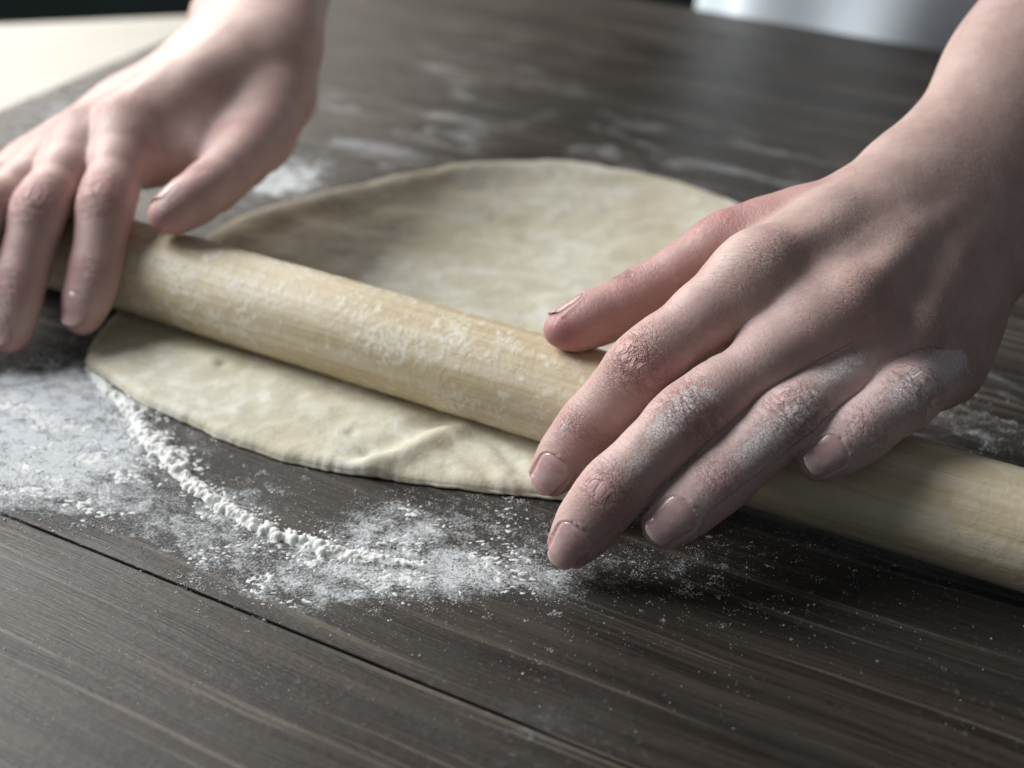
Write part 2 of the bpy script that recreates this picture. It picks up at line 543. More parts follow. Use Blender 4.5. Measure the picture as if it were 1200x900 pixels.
def build_pin():
    nu, na = 700, 150
    x = np.linspace(-.25, .25, nu)
    th = np.linspace(0, 2 * math.pi, na, endpoint=False)
    X, T = np.meshgrid(x, th, indexing='ij')
    r = np.full(nu, PIN_R)
    e = np.clip((np.abs(x) - .246) / .004, 0, 1); r = r - .003 * (1 - np.sqrt(1 - e * e))
    ux, uy = X / .0035, T * PIN_R / .0030
    # crusts of dried dough and flour, denser on the upper side that faces the dough
    n1 = fbm(X / .006, T * PIN_R / .006, 3, 4); n2 = worley(X / .0016, T * PIN_R / .0016, 9)
    n3 = fbm(X / .03, T * PIN_R / .012, 31, 3)
    m = sstep(.53, .68, n1 * .5 + n3 * .5)
    res = m * (1 - sstep(.15, .62, n2))
    sp = sstep(.70, .78, fbm(X / .0022, T * PIN_R / .0022, 50, 2))
    win = sstep(-.09, -.01, X) * (1 - sstep(.11, .19, X)) * sstep(.30, .6, fbm(X / .03 + 4, T * .8, 88, 3) + .15)
    res = np.maximum(res, sp * .8) * (.12 + .88 * win)
    und = (fbm(X / .05, T * 1.2, 77, 2) - .5) * .0004
    Rr = r[:, None] + und + res * .00017
    V = np.stack([X, Rr * np.cos(T), Rr * np.sin(T)], -1).reshape(-1, 3)
    i = np.arange(nu - 1)[:, None] * na + np.arange(na)[None]
    j = np.arange(nu - 1)[:, None] * na + (np.arange(na)[None] + 1) % na
    Q = np.stack([i, j, j + na, i + na], -1).reshape(-1, 4)
    # end discs
    c0, c1 = len(V), len(V) + 1
    V = np.vstack([V, [[-.25, 0, 0], [.25, 0, 0]]])
    k = np.arange(na); k2 = (k + 1) % na
    E0 = np.stack([np.full(na, c0), k2, k, k], -1); E1 = np.stack([np.full(na, c1), (nu - 1) * na + k, (nu - 1) * na + k2, (nu - 1) * na + k2], -1)
    bmV = V
    o = mesh_np('barrel', bmV, Q, MP, pin)
    fattr(o, 'residue', np.concatenate([res.ravel(), [0, 0]]))
    tri = np.vstack([E0[:, :3], E1[:, :3]])
    for ring, cen, fl in ((V[:na], V[c0], 1), (V[(nu - 1) * na:nu * na], V[c1], 0)):
        f_ = np.stack([np.full(na, na), k2, k] if fl else [np.full(na, na), k, k2], -1)
        mesh_np('end_grain', np.vstack([ring, cen[None]]), f_, MP, pin, smooth=False)
    return o


build_pin()

# ------------------------------------------------------------------ dough
OUT = [(103, 424), (118, 443), (150, 463), (190, 484), (250, 511), (300, 530), (350, 546), (400, 556), (440, 562), (480, 567), (520, 573), (570, 579), (620, 584), (680, 588),
       (735, 588), (785, 578), (850, 545), (910, 490), (940, 420), (945, 345), (915, 280), (862, 246), (800, 224), (750, 212), (700, 206), (650, 203), (600, 204), (540, 208),
       (490, 217), (430, 230), (370, 244), (310, 259), (262, 278), (215, 308), (165, 346), (122, 390)]


def catmull(P, n):
    P = np.asarray(P); m = len(P); out = []
    for i in range(m):
        a, b, c, d = P[i - 1], P[i], P[(i + 1) % m], P[(i + 2) % m]
        for t in np.linspace(0, 1, n, endpoint=False):
            out.append(.5 * (2 * b + (c - a) * t + (2 * a - 5 * b + 4 * c - d) * t * t + (3 * b - a - 3 * c + d) * t ** 3))
    return np.array(out)


def build_dough():
    B = catmull([at(*p)[:2] for p in OUT], 16)
    ctr = np.array([-.01, .51])
    ang = np.arctan2(B[:, 1] - ctr[1], B[:, 0] - ctr[0]); rad = np.hypot(*(B - ctr).T)
    na, nr = 720, 150
    th = np.linspace(-math.pi, math.pi, na, endpoint=False)
    idx = np.argsort(ang); R0 = np.interp(th, ang[idx], rad[idx], period=2 * math.pi)
    R0 = R0 + (fbm(np.cos(th) * 9 + 30, np.sin(th) * 9 + 30, 5, 3) - .5) * .0024 + (fbm(np.cos(th) * 60 + 90, np.sin(th) * 45 + 90, 6, 3) - .5) * .0010
    q = 1 - (1 - np.linspace(0, 1, nr)) ** 1.6
    RR = q[:, None] * R0[None]
    X = ctr[0] + RR * np.cos(th); Y = ctr[1] + RR * np.sin(th)
    de = (1 - q)[:, None] * R0[None]           # distance from the rim
    s = X * PE[0] + Y * PE[1] - PIN_S; u = X * PD[0] + Y * PD[1]
    th0 = .0036
    edge = np.sqrt(np.clip(1 - (1 - np.clip(de / .0045, 0, 1)) ** 2, 0, 1))
    h = th0 * (.25 + .75 * edge)
    h = h + edge * ((fbm(X / .02, Y / .02, 61, 3) - .5) * .0011 + (fbm(X / .006, Y / .006, 71, 3) - .5) * .0006)
    # lip left standing along the far left rim
    far = sstep(.02, .07, s) * np.exp(-((u - .34) / .085) ** 2)
    lip = far * np.exp(-((de - .012) / .012) ** 2)
    h = h + lip * .0060 + far * .0028 * np.exp(-((de - .035) / .02) ** 2)
    far2 = sstep(.06, .12, s) * np.exp(-((de - .010) / .010) ** 2)
    h = h + .0008 * far2
    # fold running to the near rim
    a, b = at(425, 560)[:2], at(545, 505)[:2]
    ab = b - a; L = np.hypot(*ab); t = ((X - a[0]) * ab[0] + (Y - a[1]) * ab[1]) / L; dd = ((X - a[0]) * -ab[1] + (Y - a[1]) * ab[0]) / L
    tt = np.clip(t / L, -.2, 1.3)
    dd = dd + .004 * np.sin(tt * 2.5)
    fo = sstep(-.15, .15, tt) * (1 - sstep(.6, 1.3, tt))
    sg = dd
    h = h + fo * (.0030 * np.exp(-(sg / .005) ** 2) * (1 + .0 * tt) - .0016 * np.exp(-((sg - .009) / .005) ** 2))
    # ripples near the rim at the near right
    c = at(600, 560)[:2]
    rp = np.exp(-(((X - c[0]) / .025) ** 2 + ((Y - c[1]) / .016) ** 2))
    h = h + rp * .0006 * np.sin((X * .8 + Y * .6) / .0016 + 4 * fbm(X / .01, Y / .01, 12, 2))
    # small dents and blisters
    for (px, py, rr, hh) in ((262, 442, .0022, -.0012), (412, 518, .002, -.001), (430, 538, .002, -.0012), (350, 478, .003, -.0007), (250, 440, .004, .0006)):
        c = at(px, py)[:2]; h = h + hh * np.exp(-(((X - c[0]) ** 2 + (Y - c[1]) ** 2) / rr ** 2))
    h = h + .0013 * np.exp(-((np.abs(s) - .0205) / .006) ** 2) * edge
    h = h + edge * .0005 * np.sin(s / .0042 + 3 * fbm(X / .03, Y / .03, 15, 2)) * sstep(.0, .5, fbm(X / .02, Y / .02, 16, 2))
    h = np.maximum(h, .0012)
    # the pin presses it down
    cl = (PIN_R - TZ) - np.sqrt(np.clip(PIN_R ** 2 - s ** 2, 0, None)) - .0002
    cl = np.where(np.abs(s) < PIN_R, cl, 9)
    h = np.minimum(h, np.maximum(cl, .0016))
    top = np.stack([X, Y, TZ + .0002 + h], -1)
    lift = lip * .006 * np.clip(1 - de / .03, 0, 1)
    bot = np.stack([X, Y, np.full_like(X, TZ + .0002)], -1)
    # top grid, rolled rim, bottom ring
    V = [top.reshape(-1, 3)]
    rim = []
    for k, (dr, zf) in enumerate(((.0006, .55), (.0004, .25), (-.0012, .0))):
        Rk = R0 + dr
        rim.append(np.stack([ctr[0] + Rk * np.cos(th), ctr[1] + Rk * np.sin(th), TZ + .0002 + h[-1] * zf], -1))
    rim.append(np.stack([ctr[0] + R0 * .5 * np.cos(th), ctr[1] + R0 * .5 * np.sin(th), np.full(na, TZ + .0002)], -1))
    V = np.vstack(V + rim)
    nn = nr + 4
    i = np.arange(nn - 1)[:, None] * na + np.arange(na)[None]; j = np.arange(nn - 1)[:, None] * na + (np.arange(na)[None] + 1) % na
    Q = np.stack([i, i + na, j + na, j], -1).reshape(-1, 4)[na:]        # drop the pinched first ring
    c0 = len(V)
    V = np.vstack([V, [[ctr[0], ctr[1], top[1, :, 2].mean()]]])
    o = mesh_np('dough', V, Q, MD)
    # close the middle
    me = o.data; bm = bmesh.new(); bm.from_mesh(me); bm.verts.ensure_lookup_table()
    for k in range(na):
        bm.faces.new((bm.verts[c0], bm.verts[na + k], bm.verts[na + (k + 1) % na])).smooth = True
    for v in [v for v in bm.verts if not v.link_faces]: bm.verts.remove(v)
    bmesh.ops.recalc_face_normals(bm, faces=bm.faces[:])
    bm.to_mesh(me); bm.free()
    tag(o, 'round sheet of cream rolled dough lying under the rolling pin', 'dough')


build_dough()

# ------------------------------------------------------------------ flour: a ridge, thin drifts and loose grains
RIDGE = [(104, 428), (116, 446), (134, 463), (152, 478), (166, 494), (176, 516), (192, 532), (206, 548), (224, 566), (240, 578), (258, 591), (276, 602), (296, 612), (314, 622), (336, 630),
         (358, 638), (378, 644), (402, 649), (424, 652), (446, 655), (472, 659), (498, 661)]
RW = [.80 * q_ for q_ in [1.6, 1.8, 2.2, 2.6, 3.4, 4.2, 4.0, 3.4, 3.0, 2.8, 2.6, 2.8, 2.8, 3.0, 3.0, 3.4, 3.6, 3.0, 2.4, 1.9, 1.5, 1.0]]
def inside_dough(X, Y):
    B = catmull([at(*p)[:2] for p in OUT], 6); c = np.array([-.01, .51])
    a = np.arctan2(B[:, 1] - c[1], B[:, 0] - c[0]); r = np.hypot(*(B - c).T); i = np.argsort(a)
    return np.hypot(X - c[0], Y - c[1]) < np.interp(np.arctan2(Y - c[1], X - c[0]), a[i], r[i], period=2 * math.pi) + .0005


def ridge_profile(X, Y):
    P = np.array([at(*p)[:2] for p in RIDGE]); best = np.full(X.shape, 9.0); wd = np.full(X.shape, .003)
    for i in range(len(P) - 1):
        a, b = P[i], P[i + 1]; ab = b - a; t = np.clip(((X - a[0]) * ab[0] + (Y - a[1]) * ab[1]) / (ab @ ab), 0, 1)
        d = np.hypot(X - a[0] - t * ab[0], Y - a[1] - t * ab[1]); k = d < best
        best = np.where(k, d, best); wd = np.where(k, (RW[i] * (1 - t) + RW[i + 1] * t) * .001, wd)
    return best, wd


def build_flour():
    st = .00026
    x0, x1, y0, y1 = -.175, .075, .322, .475
    nx, ny = int((x1 - x0) / st), int((y1 - y0) / st)
    X, Y = np.meshgrid(x0 + st * np.arange(nx), y0 + st * np.arange(ny), indexing='ij')
    wx, wy = X + (fbm(X / .004, Y / .004, 81, 2) - .5) * .003, Y + (fbm(X / .004, Y / .004, 82, 2) - .5) * .003
    dist, wd = ridge_profile(wx, wy)
    cl1 = 1 - worley(X / .0030, Y / .0026, 21); cl2 = 1 - worley(X / .0013, Y / .0013, 22); f0 = fbm(X / .0006, Y / .0006, 23, 2)
    prof = np.clip(1 - (dist / wd) ** 2, 0, 1) ** .7
    H = prof * wd * (.34 + .35 * (cl1 - .5) + .2 * (cl2 - .5)) * (.5 + .8 * fbm(X / .006, Y / .006, 24, 2)) * sstep(.2, .5, prof + .5 * (cl1 - .6))
    # lumps piled on lumps along the ridge, kept as one skin
    P = np.array([at(*p)[:2] for p in RIDGE]); sl = np.hypot(*np.diff(P, axis=0).T); cum = np.concatenate([[0], np.cumsum(sl)])
    wid = np.array(RW) * .001
    for n_, lo_, hi_, spread, lift in ((260, .0007, .0018, .45, 1.0), (3200, .0003, .0008, .50, 1.3), (2600, .0003, .00055, 1.05, .6)):
        for _ in range(n_):
            q = rng.uniform(0, cum[-1]); k = int(np.clip(np.searchsorted(cum, q) - 1, 0, len(sl) - 1)); f = (q - cum[k]) / sl[k]
            d = (P[k + 1] - P[k]) / sl[k]; wq = wid[k] * (1 - f) + wid[k + 1] * f
            clus = (.35 + 1.0 * vnoise(np.array([q / .0042]), np.array([.5]), 66)[0]) * (.55 + .9 * vnoise(np.array([q / .011]), np.array([.5]), 67)[0])
            c = rng.normal(0, spread)
            if vnoise(np.array([q / .0026]), np.array([c * 1.6 + 9]), 70)[0] < .42: continue
            r = math.exp(rng.uniform(math.log(lo_), math.log(hi_))) * min(1, wq / .0028)
            h = max(0, 1 - c * c) * wq * .62 * clus * lift * rng.uniform(.5, 1)
            px_, py_ = P[k] + f * (P[k + 1] - P[k]) + np.array([-d[1], d[0]]) * (c * wq * 1.05 * (.65 + .5 * clus) + .0022 * (vnoise(np.array([q / .007]), np.array([.5]), 68)[0] - .5))
            a0, a1 = int((px_ - r - x0) / st), int((px_ + r - x0) / st) + 2; b0, b1 = int((py_ - r - y0) / st), int((py_ + r - y0) / st) + 2
            if a0 < 0 or b0 < 0 or a1 >= nx or b1 >= ny: continue
            dd = (X[a0:a1, b0:b1] - px_) ** 2 + (Y[a0:a1, b0:b1] - py_) ** 2
            tp = np.where(dd < r * r, h + r * .2 + np.sqrt(np.clip(r * r - dd, 0, None)) * .9, 0)
            H[a0:a1, b0:b1] = np.maximum(H[a0:a1, b0:b1], tp)
    H[1:-1, 1:-1] = .5 * H[1:-1, 1:-1] + .125 * (H[2:, 1:-1] + H[:-2, 1:-1] + H[1:-1, 2:] + H[1:-1, :-2])
    H = np.where(H > .00012, H * (.93 + .14 * f0), H)
    D = density(X, Y)
    clump = .50 * sstep(.3, .7, fbm(X / .010, Y / .006, 41, 5)) + .25 * (1 - worley(X / .0019, Y / .0015, 42)) + .25 * sstep(.3, .7, fbm(X / .0012, Y / .0010, 43, 3))
    film = np.clip(clump - .675 - (1 - D) * .42, 0, None)
    f2 = sstep(0, .10, film) * (.00006 + .0008 * np.clip(film, 0, .45) * (.4 + cl2))
    H = np.maximum(H, f2)
    ins = inside_dough(X, Y)
    Ht = np.where(ins, 0, H)
    Z = TZ + Ht - .00004
    live = Ht > .00005
    V = np.stack([X, Y, Z], -1).reshape(-1, 3)
    i = (np.arange(nx - 1)[:, None] * ny + np.arange(ny - 1)[None])
    lv = live[:-1, :-1] | live[1:, :-1] | live[:-1, 1:] | live[1:, 1:]
    i = i[lv]
    Q = np.stack([i, i + ny, i + ny + 1, i + 1], -1)
    used = np.zeros(len(V), bool); used[Q.ravel()] = True
    remap = np.cumsum(used) - 1
    # the sheet gets a bottom rim simply by dipping below the table at its borders
    o = mesh_np('flour', V[used], remap[Q], MF)
    tag(o, 'white flour in a crumbly ridge and thin drifts on the dark table', 'flour', kind='stuff')
    # loose grains fall in little clusters
    NC = 60000
    gx = rng.uniform(-.20, .17, NC); gy = rng.uniform(.30, .49, NC)
    p = density(gx, gy); cl = fbm(gx / .009, gy / .006, 90, 4)
    acc = rng.random(NC) < p * sstep(.34, .62, cl) * .26 + p * .015
    gx, gy, p = gx[acc], gy[acc], p[acc]
    cnt = (rng.exponential(16, len(gx)) * (.35 + p)).astype(int) + 1
    sg = rng.uniform(.0004, .0016, len(gx)) * (.6 + .6 * p)
    X_ = np.repeat(gx, cnt) + rng.normal(0, 1, cnt.sum()) * np.repeat(sg, cnt); Y_ = np.repeat(gy, cnt) + rng.normal(0, 1, cnt.sum()) * np.repeat(sg, cnt) * .8
    N = 60000
    bx = rng.uniform(-.19, .20, N); by = rng.uniform(.28, .50, N)
    ok = rng.random(N) < .035 + .55 * density(bx, by) * .6 + .16 * np.exp(-((bx - .0) ** 2 / .11 ** 2 + (by - .36) ** 2 / .04 ** 2))
    X_ = np.concatenate([X_, bx[ok]]); Y_ = np.concatenate([Y_, by[ok]])
    ok = ~inside_dough(X_, Y_); X_, Y_ = X_[ok], Y_[ok]
    n = len(X_)
    print('grains', n)
    if n > 160000:
        k = rng.permutation(n)[:160000]; X_, Y_ = X_[k], Y_[k]; n = 160000
    r = np.exp(rng.normal(math.log(.00011), .42, n)).clip(.00005, .0004)
    octa = np.array([[1, 0, 0], [0, 1, 0], [-1, 0, 0], [0, -1, 0], [0, 0, 1], [0, 0, -1]], float)
    tri = np.array([[0, 1, 4], [1, 2, 4], [2, 3, 4], [3, 0, 4], [1, 0, 5], [2, 1, 5], [3, 2, 5], [0, 3, 5]])
    rot = rng.uniform(0, 6.28, n); sc = r[:, None, None] * rng.uniform(.6, 1.35, (n, 6, 1))
    G = octa[None] * sc
    cx, sx = np.cos(rot)[:, None], np.sin(rot)[:, None]
    Vx = G[:, :, 0] * cx - G[:, :, 1] * sx + X_[:, None]; Vy = G[:, :, 0] * sx + G[:, :, 1] * cx + Y_[:, None]
    Vz = G[:, :, 2] * .8 + TZ + r[:, None] * .55
    V = np.stack([Vx, Vy, Vz], -1).reshape(-1, 3)
    T = (tri[None] + 6 * np.arange(n)[:, None, None]).reshape(-1, 3)
    g = mesh_np('flour_grains', V, T, MF, smooth=True)
    tag(g, 'loose white flour grains scattered over the dark table', 'flour', kind='stuff')


build_flour()

# ------------------------------------------------------------------ the person: one body grown from a distance field
POOL = ThreadPoolExecutor(4)


def unit(v): return v / np.linalg.norm(v)


def smin(a, b, k):
    h = np.clip(k - np.abs(a - b), 0, None)
    return np.minimum(a, b) - h * h * (.25 / k)


class Seg:
    """tapered limb piece, its section squashed along n"""
    def __init__(s, a, b, ra, rb, n=None, fa=1.0, fb=None):
        s.a, s.b, s.ra, s.rb, s.n, s.fa, s.fb = np.float32(a), np.float32(b), ra, rb, n, fa, fa if fb is None else fb
        s.ab = s.b - s.a; s.L2 = max(float(s.ab @ s.ab), 1e-12)

    def __call__(s, P):
        w_ = P - s.a
        t = np.clip((w_ @ s.ab) / s.L2, 0, 1)
        w_ = w_ - t[:, None] * s.ab
        r = s.ra + (s.rb - s.ra) * t
        if s.n is None:
            return np.sqrt((w_ * w_).sum(1)) - r
        f = s.fa + (s.fb - s.fa) * t
        wn = w_ @ s.n
        q2 = (w_ * w_).sum(1) - wn * wn
        ln = np.sqrt(np.clip(q2, 0, None) + (wn / f) ** 2)
        return (ln - r) * np.minimum(f, 1)


class Chain:
    def __init__(s, segs, k): s.segs, s.k = segs, k

    def __call__(s, P):
        d = s.segs[0](P)
        for g in s.segs[1:]: d = smin(d, g(P), s.k)
        return d


class Finger:
    def __init__(s, J, radii, hint, thumb=False, flat=.94):
        """J: knuckle, middle joint, end joint, tip centre; radii at [knuckle, shaft, joint, shaft, joint, nail, tip]"""
        J = [np.array(j, float) for j in J]; s.J = J
        s.fr = []
        for i in range(3):
            a = unit(J[i + 1] - J[i]); n = unit(hint - (hint @ a) * a); s.fr.append((a, n, np.cross(a, n), np.linalg.norm(J[i + 1] - J[i])))
        s.cum = np.array([0, s.fr[0][3], s.fr[0][3] + s.fr[1][3], sum(f[3] for f in s.fr)])
        r = radii; segs = []
        # rounded centre line
        knots = []
        for i in range(3):
            for t in ((0, .18, .5, .82) if i < 2 else (0, .3, .62)):
                p = J[i] + t * (J[i + 1] - J[i])
                ra, rm, rb = ((r[0], r[1], r[2]), (r[2], r[3], r[4]), (r[4], r[5], r[6]))[i]
                if i < 2:
                    rr = {0: ra, .18: ra * .55 + rm * .45, .5: rm, .82: rm * .5 + rb * .5}[t]
                else:
                    rr = {0: ra, .3: (ra + rm) / 2, .62: rm}[t]
                if t == 0 and i > 0:       # soften the bend
                    q = (J[i - 1] - J[i]) * .10 + (J[i + 1] - J[i]) * .12
                    p = p + q * .35
                knots.append((p, rr, i))
        knots.append((J[3], r[6], 2))
        s.knots = knots
        for (p, ra, i), (q, rb, j) in zip(knots[:-1], knots[1:]):
            fl = flat if i < 2 else flat * .93
            segs.append(Seg(p, q, ra, rb, np.float32(s.fr[i][1]), fl if i < 2 else fl, fl))
        # fleshy pads underneath
        for i, t0, t1, rr, off in ((0, .35, .8, .80, .30), (1, .25, .75, .82, .26), (2, .2, .85, .86, .20)):
            a, n, b, L = s.fr[i]; R = (r[1], r[3], r[5])[i]
            segs.append(Seg(J[i] + a * L * t0 - n * R * off, J[i] + a * L * t1 - n * R * off, R * rr, R * rr * (.92 if i == 2 else 1)))
        s.ch = Chain(segs, .0036); s.r = r

    def __call__(s, P): return s.ch(P)

    def coords(s, P):
        """arc length from the knuckle, angle from the back of the finger, distance from its centre line"""
        best = np.full(len(P), 9.0); A_, X_, Y_, T_ = [], [], [], []
        for i in range(3):
            a, n, b, L = s.fr[i]; w_ = P - s.J[i]; t = w_ @ a
            tc = np.clip(t, (-.03 if i == 0 else 0), (L + .03 if i == 2 else L))
            q = w_ - tc[:, None] * a; best = np.minimum(best, np.sqrt((q * q).sum(1)))
            A_.append(s.cum[i] + t); X_.append(w_ @ n); Y_.append(w_ @ b); T_.append(t)
        w1 = sstep(-.0075, .0075, T_[0] - s.fr[0][3] + T_[1]); w2 = sstep(-.006, .006, T_[1] - s.fr[1][3] + T_[2])
        mixw = lambda Z: (Z[0] * (1 - w1) + Z[1] * w1) * (1 - w2) + Z[2] * w2
        arc = mixw(A_); ang = np.arctan2(mixw(Y_), mixw(X_))
        return arc, ang, best


class Hand:
    def __init__(s, fingers, palm, kf=.0075):
        s.f, s.p, s.kf = fingers, palm, kf

    def __call__(s, P):
        p = s.p(P); out = None
        for f in s.f:
            d = smin(p, f(P), s.kf)
            out = d if out is None else smin(out, d, .0006)
        return out


def peval(fn, P, n=60000):
    ch = [P[i:i + n] for i in range(0, len(P), n)]
    return np.concatenate(list(POOL.map(fn, ch))) if ch else np.zeros(0, np.float32)


def surface(fn, lo, hi, vx):
    """sparse surface nets, then pulled onto the zero level"""
    lo = np.array(lo); B = 8
    nb = np.ceil((np.array(hi) - lo) / (vx * B)).astype(int)
    bi = np.stack(np.meshgrid(*[np.arange(k) for k in nb], indexing='ij'), -1).reshape(-1, 3)
    c = (lo + (bi + .5) * B * vx).astype(np.float32)
    db = peval(fn, c)
    act = bi[np.abs(db) < B * vx * .87 + 2.5 * vx + .002]
    dims = nb * B + 1
    G = np.full(dims, 1.0, np.float32)
    ins = bi[db < 0]
    off = np.stack(np.meshgrid(*[np.arange(B)] * 3, indexing='ij'), -1).reshape(-1, 3)
    for q in ins: G[q[0] * B:q[0] * B + B, q[1] * B:q[1] * B + B, q[2] * B:q[2] * B + B] = -1
    idx = (act[:, None] * B + off[None]).reshape(-1, 3)
    G[idx[:, 0], idx[:, 1], idx[:, 2]] = peval(fn, (lo + idx * vx).astype(np.float32))
    neg = G < 0
    cs = neg[:-1, :-1, :-1].astype(np.int8)
    tot = cs.copy()
    for a in (0, 1):
        for b in (0, 1):
            for d in (0, 1):
                if a + b + d: tot += neg[a:neg.shape[0] - 1 + a, b:neg.shape[1] - 1 + b, d:neg.shape[2] - 1 + d]
    cell = np.argwhere((tot > 0) & (tot < 8))
    vid = np.full(tot.shape, -1, np.int32); vid[cell[:, 0], cell[:, 1], cell[:, 2]] = np.arange(len(cell))
    acc = np.zeros((len(cell), 3)); cnt = np.zeros(len(cell))
    cor = [(0, 0, 0), (1, 0, 0), (0, 1, 0), (1, 1, 0), (0, 0, 1), (1, 0, 1), (0, 1, 1), (1, 1, 1)]
    vals = [G[cell[:, 0] + a, cell[:, 1] + b, cell[:, 2] + d] for a, b, d in cor]
    for i in range(8):
        for j in range(i + 1, 8):
            if sum(abs(x - y) for x, y in zip(cor[i], cor[j])) != 1: continue
            m_ = (vals[i] < 0) != (vals[j] < 0)
            t = np.where(m_, vals[i] / np.where(m_, vals[i] - vals[j], 1), 0)
            p = np.array(cor[i])[None] + t[:, None] * (np.array(cor[j]) - np.array(cor[i]))[None]
            acc += np.where(m_[:, None], p, 0); cnt += m_
    V = lo + (cell + acc / cnt[:, None]) * vx
    quads = []
    for ax in range(3):
        sl = [slice(None)] * 3; sh = [slice(None)] * 3
        sl[ax] = slice(0, -1); sh[ax] = slice(1, None)
        A, Bn = neg[tuple(sl)], neg[tuple(sh)]
        e = np.argwhere(A != Bn)
        o1, o2 = [k for k in range(3) if k != ax]
        e = e[(e[:, o1] > 0) & (e[:, o2] > 0) & (e[:, o1] < tot.shape[o1]) & (e[:, o2] < tot.shape[o2])]
        fl = A[e[:, 0], e[:, 1], e[:, 2]]
        def vv(d1, d2):
            q = e.copy(); q[:, o1] -= d1; q[:, o2] -= d2
            return vid[q[:, 0], q[:, 1], q[:, 2]]
        q = np.stack([vv(0, 0), vv(1, 0), vv(1, 1), vv(0, 1)], -1)
        if ax == 1: fl = ~fl
        q[~fl] = q[~fl][:, ::-1]
        quads.append(q)
    Q = np.vstack(quads); Q = Q[(Q >= 0).all(1)]
    V, N = project(fn, V, vx, 3)
    return V, Q, N


def grad(fn, V, e):
    g = np.zeros_like(V)
    for s in ((1, -1, -1), (-1, -1, 1), (-1, 1, -1), (1, 1, 1)):
        s = np.array(s, float)
        g += peval(fn, (V + e * s).astype(np.float32))[:, None] * s
    return g / (4 * e)


def project(fn, V, vx, it):
    for _ in range(it):
        g = grad(fn, V, vx * .35); d = peval(fn, V.astype(np.float32))
        l2 = np.maximum((g * g).sum(1), .05)
        V = V - np.clip(d / l2, -vx, vx)[:, None] * g
    g = grad(fn, V, vx * .5)
    return V, g / np.linalg.norm(g, axis=1, keepdims=True)


A3 = lambda *v: np.array(v, float)


